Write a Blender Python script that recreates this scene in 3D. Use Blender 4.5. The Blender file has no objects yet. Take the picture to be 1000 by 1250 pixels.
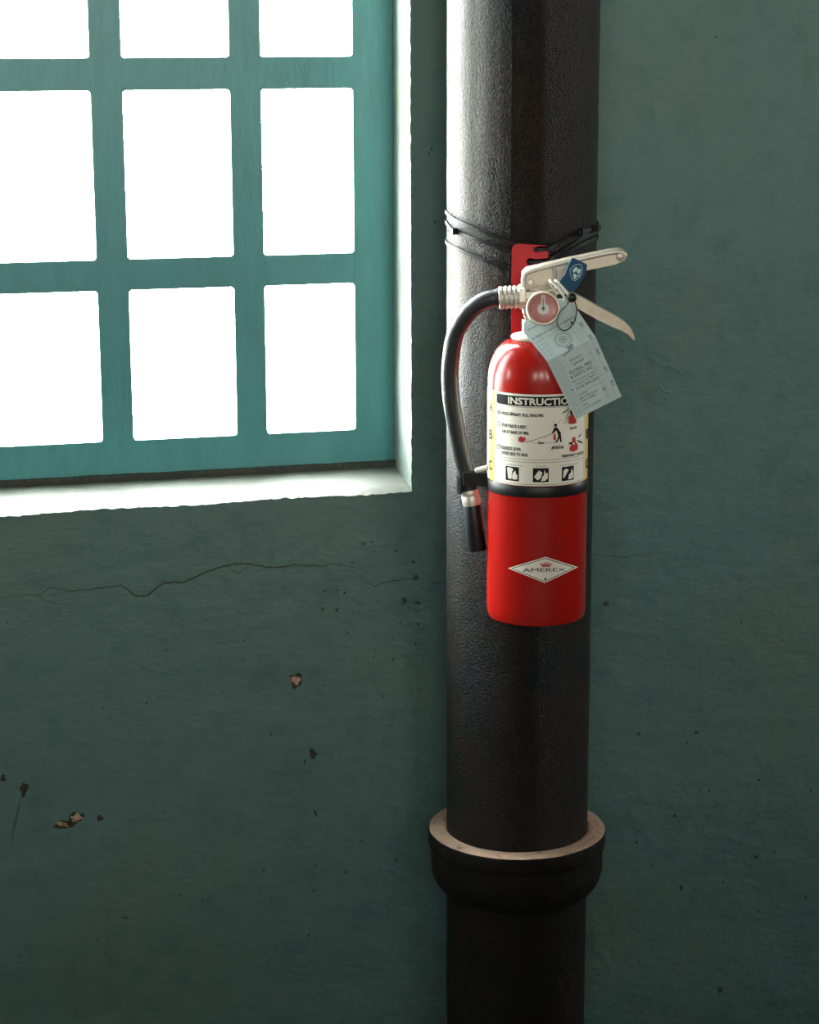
import bpy, bmesh, math, random
from mathutils import Vector, Matrix, noise

D = math.pi / 180
SC = bpy.context.scene
COL = SC.collection
random.seed(7)

# ------------------------------------------------------------------ camera, sky, lights, exposure
F_PX, PITCH, ROLL = 2600.0, 12.75 * D, -0.2 * D
CAM = Vector((0, 0, 1.6))
cd = bpy.data.cameras.new('camera'); cam = bpy.data.objects.new('camera', cd); COL.objects.link(cam)
cd.sensor_fit = 'HORIZONTAL'; cd.sensor_width = 36; cd.lens = 36 * F_PX / 1000
FW = Vector((0, math.cos(PITCH), -math.sin(PITCH)))
R0 = Vector((1, 0, 0)); U0 = Vector((0, math.sin(PITCH), math.cos(PITCH)))
RT = R0 * math.cos(ROLL) + U0 * math.sin(ROLL)
UP = -R0 * math.sin(ROLL) + U0 * math.cos(ROLL)
m = Matrix((RT, UP, -FW)).transposed().to_4x4(); m.translation = CAM
cam.matrix_world = m
SC.camera = cam
cd.dof.use_dof = False

SKY = 76.0
w = bpy.data.worlds.new('sky'); SC.world = w; w.use_nodes = True
nt = w.node_tree; nt.nodes.clear()
tc = nt.nodes.new('ShaderNodeTexCoord'); sx = nt.nodes.new('ShaderNodeSeparateXYZ')
cr = nt.nodes.new('ShaderNodeValToRGB'); mr = nt.nodes.new('ShaderNodeMapRange')
bgn = nt.nodes.new('ShaderNodeBackground'); wo = nt.nodes.new('ShaderNodeOutputWorld')
mr.inputs['From Min'].default_value = -1; mr.inputs['From Max'].default_value = 1
cr.color_ramp.elements[0].position = 0.30; cr.color_ramp.elements[0].color = (.74, .64, .52, 1)   # sunlit ground haze
cr.color_ramp.elements[1].position = 0.62; cr.color_ramp.elements[1].color = (.93, .98, 1.0, 1)   # overcast sky
nt.links.new(tc.outputs['Generated'], sx.inputs[0]); nt.links.new(sx.outputs['Z'], mr.inputs['Value'])
nt.links.new(mr.outputs[0], cr.inputs[0]); nt.links.new(cr.outputs[0], bgn.inputs[0])
bgn.inputs[1].default_value = SKY
nt.links.new(bgn.outputs[0], wo.inputs[0])
SC.view_settings.view_transform = 'Standard'; SC.view_settings.look = 'None'
SC.view_settings.gamma = 1; SC.view_settings.use_curve_mapping = False
SC.view_settings.exposure = 0.0
try:
    SC.cycles.max_bounces = 8; SC.cycles.diffuse_bounces = 5; SC.cycles.glossy_bounces = 4
    SC.cycles.transparent_max_bounces = 12; SC.cycles.sample_clamp_indirect = 8
    SC.cycles.caustics_reflective = False; SC.cycles.caustics_refractive = False
except Exception:
    pass

# wall frame: s along the wall to the right, z up, d into the wall (negative = into the room)
YAW = 14 * D
WU = Vector((math.cos(YAW), math.sin(YAW), 0)); WN = Vector((-math.sin(YAW), math.cos(YAW), 0))
PX, PY, PR = 0.1268, 2.397, 0.084                      # pipe axis and radius
W0 = Vector((PX, PY, 0)) + WN * 0.13
def wl(s, z, d=0.0): return W0 + WU * s + WN * d + Vector((0, 0, z))

ROOM_L, ROOM_R, ROOM_F, CEIL = -3.6, 3.2, -6.0, 3.6
# openings of unseen windows, put in for the light: one in the left and one in the right wall, three tall ones in the wall behind the camera
RW = (-0.42, -0.12, 1.5, 2.6)                           # added window in the right wall: d from..to, z from..to
FWN = [(-3.1, -2.1, 1.3, 3.2), (-1.5, -0.5, 1.3, 3.2), (0.1, 1.1, 1.3, 3.2)]  # added behind the camera and sized to give the fill light
LW = (-0.38, -0.12, 1.4, 2.2)                          # added window in the left wall: d from..to, z from..to
PART_D, PART_H = -3.0, 1.62                             # added partition behind the camera, unseen, shades the lower back wall
WS0, WS1, WZ0, WZ1 = -1.5853, -0.0955, 1.0595, 2.05    # opening of the window in view
def portal(c, wdt, hgt, facing):
    l = bpy.data.lights.new('sky_portal', 'AREA'); l.shape = 'RECTANGLE'; l.size = wdt; l.size_y = hgt
    l.energy = 1
    l.cycles.is_portal = True
    o = bpy.data.objects.new('sky_portal', l); COL.objects.link(o)
    o.location = c; o.rotation_euler = facing.to_track_quat('-Z', 'Y').to_euler()
portal(wl((WS0 + WS1) / 2, (WZ0 + WZ1) / 2, 0.14), WS1 - WS0 + .02, 1.02, -WN)
portal(wl(ROOM_R + .14, (RW[2] + RW[3]) / 2, (RW[0] + RW[1]) / 2), RW[1] - RW[0] + .02, RW[3] - RW[2] + .02, -WU)
portal(wl(ROOM_L - .14, (LW[2] + LW[3]) / 2, (LW[0] + LW[1]) / 2), LW[1] - LW[0] + .02, LW[3] - LW[2] + .02, WU)
for a, b, c, d in FWN: portal(wl((a + b) / 2, (c + d) / 2, ROOM_F - .14), b - a + .02, d - c + .02, WN)

# ------------------------------------------------------------------ helpers
def at(x, y, Y):
    """point at world depth Y that was measured at (x, y) in the photograph"""
    d = FW + RT * ((x - 500) / F_PX) - UP * ((y - 625) / F_PX)
    return CAM + d * (Y / d.y)

def on_plane(x, y, p, n):
    d = FW + RT * ((x - 500) / F_PX) - UP * ((y - 625) / F_PX)
    return CAM + d * ((p - CAM).dot(n) / d.dot(n))

ORG = {}
def thing(name, label, cat, loc, group=None):
    o = bpy.data.objects.new(name, None); COL.objects.link(o); o.empty_display_size = .02
    o.location = loc; o['label'] = label; o['category'] = cat
    if group: o['group'] = group
    ORG[o] = Vector(loc)
    return o

def obj(name, bm, mat, parent=None, smooth=True, sharp=40, label=None):
    org = ORG[parent] if parent else Vector((0, 0, 0))
    if org.length: bmesh.ops.translate(bm, verts=bm.verts, vec=-org)
    bmesh.ops.recalc_face_normals(bm, faces=bm.faces)
    me = bpy.data.meshes.new(name)
    if smooth:
        for e in bm.edges:
            if len(e.link_faces) == 2 and e.calc_face_angle(0) > sharp * D: e.smooth = False
        for f in bm.faces: f.smooth = True
    bm.to_mesh(me); bm.free()
    me.materials.append(mat)
    o = bpy.data.objects.new(name, me); COL.objects.link(o)
    if parent: o.parent = parent
    ORG[o] = org
    if label: o['label'] = label
    return o

def struct(name, bm, mat, **k):
    o = obj(name, bm, mat, **k); o['kind'] = 'structure'; return o

def hexa(bm, p):
    """box from 8 points: 4 of one side, 4 of the other, same order"""
    v = [bm.verts.new(q) for q in p]
    for f in ((0, 1, 2, 3), (7, 6, 5, 4), (0, 4, 5, 1), (1, 5, 6, 2), (2, 6, 7, 3), (3, 7, 4, 0)):
        bm.faces.new([v[i] for i in f])

def wbox(bm, s0, s1, z0, z1, d0, d1):
    hexa(bm, [wl(s0, z0, d0), wl(s1, z0, d0), wl(s1, z1, d0), wl(s0, z1, d0),
              wl(s0, z0, d1), wl(s1, z0, d1), wl(s1, z1, d1), wl(s0, z1, d1)])

def box(bm, x0, x1, y0, y1, z0, z1):
    hexa(bm, [Vector(p) for p in ((x0, y0, z0), (x1, y0, z0), (x1, y0, z1), (x0, y0, z1),
                                  (x0, y1, z0), (x1, y1, z0), (x1, y1, z1), (x0, y1, z1))])

def bevel(bm, w, seg=2, ang=30):
    es = [e for e in bm.edges if len(e.link_faces) == 2 and e.calc_face_angle(0) > ang * D]
    bmesh.ops.bevel(bm, geom=es, offset=w, segments=seg, affect='EDGES', profile=.5, clamp_overlap=True)

def basis(axis):
    a = axis.normalized(); t = Vector((0, 0, 1)) if abs(a.z) < .9 else Vector((1, 0, 0))
    u = a.cross(t).normalized(); return a, u, a.cross(u).normalized()

def lathe(bm, c, prof, seg=64, axis=Vector((0, 0, 1)), a0=0.0):
    """prof: (radius, offset along the axis)"""
    a, u, v = basis(axis); c = Vector(c); rings = []
    for r, h in prof:
        if r < 1e-6: rings.append([bm.verts.new(c + a * h)])
        else: rings.append([bm.verts.new(c + a * h + (u * math.cos(a0 + 2 * math.pi * k / seg) + v * math.sin(a0 + 2 * math.pi * k / seg)) * r) for k in range(seg)])
    for A, B in zip(rings, rings[1:]):
        for k in range(seg):
            k2 = (k + 1) % seg
            if len(A) == 1 and len(B) == 1: continue
            if len(A) == 1: bm.faces.new((A[0], B[k], B[k2]))
            elif len(B) == 1: bm.faces.new((A[k], A[k2], B[0]))
            else: bm.faces.new((A[k], A[k2], B[k2], B[k]))

def smooth_path(pts, n=8, closed=False):
    P = [Vector(p) for p in pts]; out = []; N = len(P)
    rng = range(N) if closed else range(N - 1)
    for i in rng:
        g = (lambda j: P[j % N]) if closed else (lambda j: P[min(max(j, 0), N - 1)])
        p0, p1, p2, p3 = g(i - 1), g(i), g(i + 1), g(i + 2)
        for k in range(n):
            t = k / n
            out.append(.5 * ((2 * p1) + (p2 - p0) * t + (2 * p0 - 5 * p1 + 4 * p2 - p3) * t * t + (3 * p1 - p0 - 3 * p2 + p3) * t ** 3))
    if not closed: out.append(P[-1].copy())
    return out

def tube(bm, path, r, seg=16, closed=False, flat=None, up=None):
    """r: number or function of 0..1; flat: (half width, half thickness) strap section with up = its width direction"""
    n = len(path); rings = []; prev = None
    for i, p in enumerate(path):
        q0 = path[(i - 1) % n] if closed else path[max(i - 1, 0)]
        q1 = path[(i + 1) % n] if closed else path[min(i + 1, n - 1)]
        t = (q1 - q0).normalized()
        if prev is None:
            prev = basis(t)[1]
        if up is not None: prev = (up(i) if callable(up) else up)
        u = (prev - t * prev.dot(t)).normalized(); prev = u
        v = t.cross(u)
        rr = r(i / (n - 1)) if callable(r) else r
        if flat:
            hw, ht = flat
            sec = [(-hw, -ht), (-hw * .5, -ht), (hw * .5, -ht), (hw, -ht), (hw, ht), (hw * .5, ht), (-hw * .5, ht), (-hw, ht)]
            rings.append([bm.verts.new(p + u * a + v * b) for a, b in sec])
        else:
            rings.append([bm.verts.new(p + (u * math.cos(2 * math.pi * k / seg) + v * math.sin(2 * math.pi * k / seg)) * rr) for k in range(seg)])
    m_ = len(rings[0])
    pairs = list(zip(rings, rings[1:]))
    if closed: pairs.append((rings[-1], rings[0]))
    for A, B in pairs:
        for k in range(m_):
            bm.faces.new((A[k], A[(k + 1) % m_], B[(k + 1) % m_], B[k]))
    if not closed:
        bm.faces.new(rings[0][::-1]); bm.faces.new(rings[-1])

def prism(bm, front, off):
    """closed outline (3-D points) extruded by the vector off"""
    a = [bm.verts.new(p) for p in front]; b = [bm.verts.new(p + off) for p in front]
    f1 = bm.faces.new(a); f2 = bm.faces.new(b[::-1]); n = len(a)
    for k in range(n): bm.faces.new((a[k], b[k], b[(k + 1) % n], a[(k + 1) % n]))
    return f1, f2

# ------------------------------------------------------------------ materials
def mat(name, col, rough=.5, metal=0., spec=.5, bump=None, vary=None, coat=0, ramp=None, trans=0, ior=None):
    """bump: list of (scale, distance, stretch); vary: (scale, second colour, lo, hi)"""
    M = bpy.data.materials.new(name); M.use_nodes = True; n = M.node_tree; P = n.nodes['Principled BSDF']
    P.inputs['Base Color'].default_value = (*col, 1); P.inputs['Roughness'].default_value = rough
    P.inputs['Metallic'].default_value = metal; P.inputs['Specular IOR Level'].default_value = spec
    if coat: P.inputs['Coat Weight'].default_value = coat; P.inputs['Coat Roughness'].default_value = .06
    if trans: P.inputs['Transmission Weight'].default_value = trans
    if ior: P.inputs['IOR'].default_value = ior
    tcn = n.nodes.new('ShaderNodeTexCoord')
    src = None
    for v in (vary or []):
        sc, c2, lo, hi, st = v
        mp = n.nodes.new('ShaderNodeMapping'); mp.inputs['Scale'].default_value = st
        tx = n.nodes.new('ShaderNodeTexNoise'); tx.inputs['Scale'].default_value = sc; tx.inputs['Detail'].default_value = 8
        tx.inputs['Roughness'].default_value = .6
        rp = n.nodes.new('ShaderNodeMapRange'); rp.inputs['From Min'].default_value = lo; rp.inputs['From Max'].default_value = hi
        mx = n.nodes.new('ShaderNodeMix'); mx.data_type = 'RGBA'
        n.links.new(tcn.outputs['Object'], mp.inputs[0]); n.links.new(mp.outputs[0], tx.inputs[0])
        n.links.new(tx.outputs['Fac'], rp.inputs['Value']); n.links.new(rp.outputs[0], mx.inputs['Factor'])
        if src: n.links.new(src, mx.inputs['A'])
        else: mx.inputs['A'].default_value = (*col, 1)
        mx.inputs['B'].default_value = (*c2, 1); src = mx.outputs['Result']
    if src: n.links.new(src, P.inputs['Base Color'])
    prev = None
    for sc, dist, st in (bump or []):
        mp = n.nodes.new('ShaderNodeMapping'); mp.inputs['Scale'].default_value = st
        tx = n.nodes.new('ShaderNodeTexNoise'); tx.inputs['Scale'].default_value = sc; tx.inputs['Detail'].default_value = 4
        b = n.nodes.new('ShaderNodeBump'); b.inputs['Distance'].default_value = dist; b.inputs['Strength'].default_value = 1
        n.links.new(tcn.outputs['Object'], mp.inputs[0]); n.links.new(mp.outputs[0], tx.inputs[0])
        n.links.new(tx.outputs['Fac'], b.inputs['Height'])
        if prev: n.links.new(prev, b.inputs['Normal'])
        prev = b.outputs[0]
    if prev: n.links.new(prev, P.inputs['Normal'])
    return M

ONE = (1, 1, 1)
M_wall = mat('teal_wall_paint', (.098, .181, .171), .55, spec=.35,
             bump=[(5, .012, ONE), (26, .0035, (1, 1, 1.5)), (75, .0011, (1, 1, 2.2)), (420, .00035, ONE)],
             vary=[(3.5, (.112, .172, .145), .5, .75, ONE), (30, (.072, .150, .142), .5, .75, ONE), (16, (.075, .115, .08), .62, .85, (1, 1, .18)), (260, (.07, .15, .13), .55, .8, ONE)])
M_white = mat('white_plaster', (.24, .27, .235), .7, spec=.3, bump=[(60, .002, ONE), (400, .0006, ONE)],
              vary=[(14, (.18, .21, .18), .55, .8, ONE)])
M_sill = mat('white_sill_paint', (.20, .195, .17), .5, spec=.4, bump=[(40, .002, ONE), (300, .0006, ONE)],
             vary=[(10, (.17, .155, .13), .5, .75, ONE), (90, (.08, .08, .07), .66, .78, ONE)])
M_room = mat('pale_room_paint', (.15, .15, .135), .7)
M_floor = mat('concrete_floor', (.075, .075, .068), .8)
M_frame = mat('teal_window_paint', (.066, .285, .295), .38, spec=.5, bump=[(90, .0008, (1, 1, .3)), (500, .0002, ONE)],
              vary=[(40, (.058, .245, .255), .45, .7, (1, 1, .3)), (420, (.03, .10, .10), .69, .75, ONE)])
M_rust = mat('rusty_putty', (.040, .045, .038), .8, bump=[(300, .001, ONE)],
             vary=[(35, (.11, .065, .045), .58, .7, ONE), (170, (.05, .10, .09), .55, .7, ONE)])
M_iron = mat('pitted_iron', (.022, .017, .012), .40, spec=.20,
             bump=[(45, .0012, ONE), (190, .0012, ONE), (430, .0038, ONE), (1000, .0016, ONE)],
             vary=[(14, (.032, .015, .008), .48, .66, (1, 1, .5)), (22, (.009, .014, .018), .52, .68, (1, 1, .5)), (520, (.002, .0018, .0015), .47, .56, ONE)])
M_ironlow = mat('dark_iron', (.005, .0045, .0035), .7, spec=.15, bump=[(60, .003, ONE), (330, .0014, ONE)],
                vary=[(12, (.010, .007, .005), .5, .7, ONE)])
M_flange = mat('rusty_tan_collar_face', (.55, .35, .25), .75, bump=[(250, .0030, ONE)],
               vary=[(60, (.18, .09, .06), .58, .75, ONE), (200, (.60, .36, .28), .6, .8, ONE)])
M_ochre = mat('ochre_paint', (.16, .11, .03), .7)
M_red = mat('red_enamel', (.32, .006, .003), .25, spec=.3, coat=.15)
M_redb = mat('red_bracket_paint', (.42, .006, .012), .5, spec=.3)
M_alu = mat('cast_aluminium', (.62, .57, .49), .42, metal=.55, bump=[(500, .0004, ONE)],
            vary=[(35, (.50, .42, .33), .45, .75, ONE), (160, (.30, .22, .15), .68, .8, ONE)])
M_alu2 = mat('satin_lever_metal', (.52, .44, .35), .45, metal=.4, bump=[(400, .0004, ONE)],
             vary=[(60, (.42, .31, .22), .55, .8, ONE)])
M_steel = mat('bright_steel_wire', (.85, .80, .72), .35, metal=.1)
M_rubber = mat('black_rubber', (.014, .016, .017), .42, spec=.5, bump=[(160, .0006, ONE)],
               vary=[(30, (.030, .034, .034), .5, .8, ONE)])
M_blackp = mat('black_plastic', (.005, .005, .006), .4, spec=.3)
M_tie = mat('black_nylon', (.005, .005, .006), .5, spec=.25)
M_label = mat('label_white', (.76, .70, .60), .5, spec=.3)
M_yel = mat('label_yellow', (.80, .52, .10), .5, spec=.3)
M_ink = mat('black_ink', (.008, .009, .012), .6, spec=.15)
M_inkr = mat('red_ink', (.42, .03, .03), .4)
M_blu = mat('blue_plastic', (.003, .06, .12), .5, spec=.2)
M_bluw = mat('pale_blue_ink', (.42, .60, .66), .4)
M_tag = mat('pale_blue_card', (.44, .53, .53), .75, vary=[(20, (.40, .48, .48), .4, .8, ONE)])
M_tagi = mat('faded_black_ink', (.05, .065, .07), .6)
M_tagg = mat('grey_print', (.17, .22, .24), .6)
M_nylon = mat('ivory_nylon', (.72, .66, .58), .45)
M_dial = mat('red_dial', (.45, .10, .09), .5, vary=[(180, (.60, .28, .24), .5, .8, ONE)])  # pinkish glare on the dial is mixed into its colour
M_dialw = mat('dial_grey', (.55, .50, .47), .5)
M_chip = mat('exposed_plaster', (.50, .34, .24), .9, bump=[(300, .001, ONE)], vary=[(120, (.25, .13, .08), .5, .65, ONE)])
M_dark = mat('dark_hole', (.035, .028, .020), .9)
M_stain = mat('brown_speck', (.045, .045, .035), .9)
M_drip = mat('greenish_brown_stain', (.055, .10, .08), .75)

def glass(name, tint=(.96, .98, .97)):
    M = bpy.data.materials.new(name); M.use_nodes = True; n = M.node_tree; n.nodes.clear()
    o = n.nodes.new('ShaderNodeOutputMaterial'); mx = n.nodes.new('ShaderNodeMixShader')
    t = n.nodes.new('ShaderNodeBsdfTransparent'); g = n.nodes.new('ShaderNodeBsdfGlossy')
    lw = n.nodes.new('ShaderNodeLayerWeight'); pw = n.nodes.new('ShaderNodeMath'); pw.operation = 'POWER'; pw.inputs[1].default_value = 5
    fr = n.nodes.new('ShaderNodeMath'); fr.operation = 'MULTIPLY_ADD'; fr.inputs[1].default_value = .9; fr.inputs[2].default_value = .04
    n.links.new(lw.outputs['Facing'], pw.inputs[0]); n.links.new(pw.outputs[0], fr.inputs[0])
    t.inputs[0].default_value = (*tint, 1); g.inputs['Roughness'].default_value = .03
    n.links.new(fr.outputs[0], mx.inputs[0]); n.links.new(t.outputs[0], mx.inputs[1]); n.links.new(g.outputs[0], mx.inputs[2])
    n.links.new(mx.outputs[0], o.inputs[0]); return M
M_glass = glass('window_glass')
M_lens = glass('gauge_lens'); M_lens.node_tree.nodes['Glossy BSDF'].inputs['Roughness'].default_value = .35
M_dimglass = glass('dimming_window_glass', (.53, .515, .485))  # tint dims the fill light coming through the added windows

# ------------------------------------------------------------------ the room
T = .13
def jag(i, a=.0012): return a * noise.noise(Vector((i * .37, 3.1, 0))) + a * .7 * noise.noise(Vector((i * 1.9, 8.2, 0)))
bm = bmesh.new()
# front face of the wall around the opening, with a ragged paint edge at the jamb and the sill
NJ, NS = 240, 400
jz = [WZ0 + (WZ1 - WZ0) * k / NJ for k in range(NJ + 1)]
jr = [WS1 + jag(k) for k in range(NJ + 1)]
js = [WS0 + (WS1 - WS0) * k / NS for k in range(NS + 1)]
js[-1] = jr[0]
jb = [WZ0 + .001 * math.sin(k * .11) + jag(k + 900, .0018) - .0028 * max(0, 1 - (js[k] + .94) / .84 if js[k] > -.94 else 1) for k in range(NS + 1)]
E0, E1, TOP = ROOM_L - T, ROOM_R + T, CEIL
def q(*pts): bm.faces.new([bm.verts.new(wl(*p)) for p in pts])
MID = E1
for k in range(NJ): q((jr[k], jz[k] if k else jb[-1]), (MID, jz[k]), (MID, jz[k + 1]), (jr[k + 1], jz[k + 1]))
for k in range(NS): q((js[k], 0), (js[k + 1], 0), (js[k + 1], jb[k + 1]), (js[k], jb[k]))
q((js[-1], 0), (E1, 0), (E1, jz[0]), (js[-1], jb[-1]))
q((E0, 0), (WS0, 0), (WS0, jb[0]), (E0, jb[0])); q((E0, jb[0]), (WS0, jb[0]), (WS0, WZ1), (E0, WZ1))
q((E0, WZ1), (jr[-1], WZ1), (E1, WZ1), (E1, TOP), (E0, TOP))
bmesh.ops.remove_doubles(bm, verts=bm.verts, dist=1e-5)
# outer face and thickness
for a in ((E0, E1, 0, WZ0 - .012), (E0, E1, WZ1, TOP), (E0, WS0, WZ0 - .012, WZ1), (WS1 + .004, E1, WZ0 - .012, WZ1)):
    wbox(bm, a[0], a[1], a[2], a[3], .004, T)
wall = struct('wall_back', bm, M_wall, smooth=False)

def shell(name, boxes, m_):
    b = bmesh.new()
    for x in boxes: wbox(b, *x)
    return struct(name, b, m_, smooth=False)
shell('floor', [(E0, E1, -.1, 0, ROOM_F - T, T)], M_floor)
shell('ceiling', [(E0, E1, CEIL, CEIL + .1, ROOM_F - T, T)], M_room)
l0, l1 = ROOM_L - T, ROOM_L
shell('wall_left', [(l0, l1, 0, LW[2], ROOM_F - T, 0), (l0, l1, LW[3], CEIL, ROOM_F - T, 0), (l0, l1, LW[2], LW[3], ROOM_F - T, LW[0]), (l0, l1, LW[2], LW[3], LW[1], 0)], M_room)
shell('wall_right', [(ROOM_R, E1, 0, RW[2], ROOM_F - T, 0), (ROOM_R, E1, RW[3], CEIL, ROOM_F - T, 0), (ROOM_R, E1, RW[2], RW[3], ROOM_F - T, RW[0]), (ROOM_R, E1, RW[2], RW[3], RW[1], 0)], M_room)
g0, g1 = ROOM_F - T, ROOM_F
(a0, a1, z0, z1), (c0, c1, _, _), (e0, e1, _, _) = FWN
shell('wall_front', [(ROOM_L, ROOM_R, 0, z0, g0, g1), (ROOM_L, ROOM_R, z1, CEIL, g0, g1), (ROOM_L, a0, z0, z1, g0, g1), (a1, c0, z0, z1, g0, g1), (c1, e0, z0, z1, g0, g1), (e1, ROOM_R, z0, z1, g0, g1)], M_room)
shell('added_shade_partition', [(ROOM_L, ROOM_R - .9, 0, PART_H, PART_D - .1, PART_D)], M_room)  # unseen wall put in to block fill light near the floor

# cracks, chips and specks on the wall -----------------------------
def wpt(x, y, d=0.0): return on_plane(x, y, W0 + WN * d, WN)
def crack(pts, wd, name='wall_crack', m_=M_dark, n=10, amp=1.0, off=-.00025):
    P = []
    for (a, b) in zip(pts, pts[1:]):
        for k in range(n): P.append((a[0] + (b[0] - a[0]) * k / n, a[1] + (b[1] - a[1]) * k / n))
    P.append(pts[-1]); b_ = bmesh.new(); U, L = [], []
    for i, (x, y) in enumerate(P):
        y += amp * 1.6 * noise.noise(Vector((x * .11, y * .02, 1))) + amp * 1.0 * noise.noise(Vector((x * .35, 4, 1)))
        h = wd * (.55 + .6 * abs(noise.noise(Vector((x * .2, y * .2, 9))))) * min(1, 2 * i / len(P) + .25, 2 * (len(P) - 1 - i) / len(P) + .25)
        j = min(i + 1, len(P) - 1); i0 = max(i - 1, 0)
        t = Vector((P[j][0] - P[i0][0], P[j][1] - P[i0][1])).normalized()
        U.append(b_.verts.new(wpt(x - t.y * h, y + t.x * h, off))); L.append(b_.verts.new(wpt(x + t.y * h, y - t.x * h, off)))
    for i in range(len(P) - 1): b_.faces.new((U[i], U[i + 1], L[i + 1], L[i]))
    return obj(name, b_, m_, wall, smooth=False)
crack([(0, 729), (48, 725), (60, 717), (90, 722), (122, 718), (148, 714), (165, 727), (180, 727), (200, 711), (225, 711), (248, 700), (275, 690), (300, 688),
       (335, 693), (365, 690), (395, 691), (405, 688), (430, 692), (447, 698)], 1.15)
crack([(45, 725), (55, 733), (75, 737)], .5); crack([(275, 690), (290, 701), (305, 690)], .5); crack([(190, 711), (205, 707)], .6)
crack([(440, 708), (458, 715), (478, 709), (498, 706), (512, 707)], .8); crack([(522, 710), (544, 712)], .6)
crack([(720, 676), (760, 680), (800, 674)], .55); crack([(745, 548), (765, 545)], .4)

def blob(x, y, rx, ry, m_, name, seed=0, thick=.0006, n=14, rot=0.0, rag=.35, b_=None):
    own = b_ is None; b_ = b_ or bmesh.new(); o = []
    for k in range(n):
        a = 2 * math.pi * k / n; r = 1 + rag * 1.6 * noise.noise(Vector((math.cos(a) * 1.3 + seed * 3.7, math.sin(a) * 1.3, seed)))
        u, v = rx * r * math.cos(a), ry * r * math.sin(a)
        o.append(wpt(x + u * math.cos(rot) - v * math.sin(rot), y + u * math.sin(rot) + v * math.cos(rot), -thick))
    prism(b_, o, WN * (thick + .001))
    if own: return obj(name, b_, m_, wall, smooth=False)
# paint chips: dark rim with paler plaster showing inside
for (x, y, rx, ry, rot, s) in ((361, 831, 9, 9.5, 0, 1), (91, 999, 12, 8, -.5, 2), (76, 1007, 12, 5, -.25, 3), (122, 999, 5, 4, 0, 4), (29, 964, 6, 9, .1, 5),
                               (4, 950, 4, 5, 0, 6), (382, 920, 5, 7, -.3, 7)):
    blob(x, y, rx * .85, ry * .85, M_dark, 'chip_rim', s, .0003, 18, rot, .5)
    if s in (1, 2, 3): blob(x + (2 if s == 2 else 0), y - 1, rx * .55, ry * .52, M_chip, 'paint_chip', s + 20, .0008, 16, rot + .4, .6)
specks = [(394, 744, 1.5, 3.5), (411, 745, 2.5, 3.5), (396, 722, 3, 1.5), (412, 721, 3, 1.6), (421, 724, 1.5, 2), (508, 705, 3.5, 5), (494, 733, 3, 6), (505, 686, 3, 2), (510, 736, 5, 2),
          (444, 664, 2.2, 2.6), (454, 661, 1.5, 2), (456, 673, 1.2, 1.5), (430, 687, 2, 1.6), (483, 672, 1.5, 2), (511, 762, 1.8, 2), (489, 761, 1.8, 1.3), (507, 786, 2.2, 1.8),
          (424, 773, 1.6, 1.6), (480, 804, 1.6, 1.8), (298, 782, 1.6, 2), (204, 794, 2, 1.4), (126, 864, 2, 1.4), (383, 1087, 3, 1.3), (153, 1120, 4.5, 1.5), (441, 1026, 3, 1.2),
          (384, 991, 1.8, 2.6), (385, 1057, 1.5, 2), (322, 1062, 1.5, 2), (484, 1050, 1.8, 3), (422, 1064, 1.5, 3), (377, 1142, 1.2, 4), (221, 1093, 2, 1.4), (118, 1148, 1.6, 1.2),
          (328, 1175, 2, 1.4), (130, 1163, 1.3, 1.3), (398, 1237, 1.5, 1.2), (372, 930, 1.5, 4), (386, 994, 1.6, 5), (179, 858, 1.6, 1.6), (395, 836, 1.6, 1.6), (331, 896, 1.3, 2),
          (850, 894, 3.5, 2.6), (780, 896, 3, 2), (866, 966, 2, 1.8), (855, 964, 1.5, 1.2), (824, 996, 2.4, 2.6), (779, 1015, 2, 2), (777, 1028, 2, 2.4), (923, 1046, 2.8, 3), (946, 1040, 2, 1.4),
          (883, 1077, 2, 1.8), (832, 1084, 3, 4), (925, 1113, 2, 2), (984, 1096, 1.8, 2.4), (796, 1056, 1.6, 1.8), (780, 1174, 1.8, 1.6), (892, 1171, 1.4, 1.2), (880, 1208, 4.5, 4.5), (740, 737, 4.5, 3.5),
          (905, 760, 1.6, 1.6), (926, 952, 2.6, 1.6), (990, 965, 2, 1.6), (904, 1111, 1.2, 1), (741, 1102, 1.5, 1), (798, 1098, 1.6, 1), (531, 271, 2, 1.8), (874, 45, 1.6, 1.6), (760, 429, 1.7, 1.4),
          (542, 4, 1.4, 1.6), (527, 182, 1.5, 2.6), (524, 187, 1, 2), (892, 91, 1, 1), (745, 282, 1, .8), (864, 1142, 1, 1), (846, 1142, 1, 1), (988, 1124, 1.4, 1), (730, 1190, 1.6, 1),
          (858, 1012, 1, 1.4), (988, 1038, 1.6, 1), (861, 1067, 1.2, 1.2), (852, 985, .8, .8), (9, 760, 1.5, 1.5), (203, 748, 1, 1), (90, 735, 1, 1)]
b_ = bmesh.new()
for i, (x, y, rx, ry) in enumerate(specks): blob(x, y, rx * .8, ry * .8, M_stain, '', i + 40, .0003, 9, 0, .5, b_)
for i in range(90):
    x, y = random.choice([(random.uniform(0, 540), random.uniform(740, 1250)), (random.uniform(725, 1000), random.uniform(700, 1250)), (random.uniform(440, 520), random.uniform(640, 900))])
    r = random.uniform(.45, 1.0); blob(x, y, r, r * random.uniform(.7, 1.6), M_stain, '', i + 200, .0003, 7, 0, .5, b_)
o = obj('dark_specks', b_, M_stain, wall, smooth=False); o['kind'] = 'stuff'
# rust runs
crack([(26, 972), (22, 990), (17, 1010), (14, 1028)], 2.2, 'rust_run', M_drip, 5, .3, -.0002)
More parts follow.
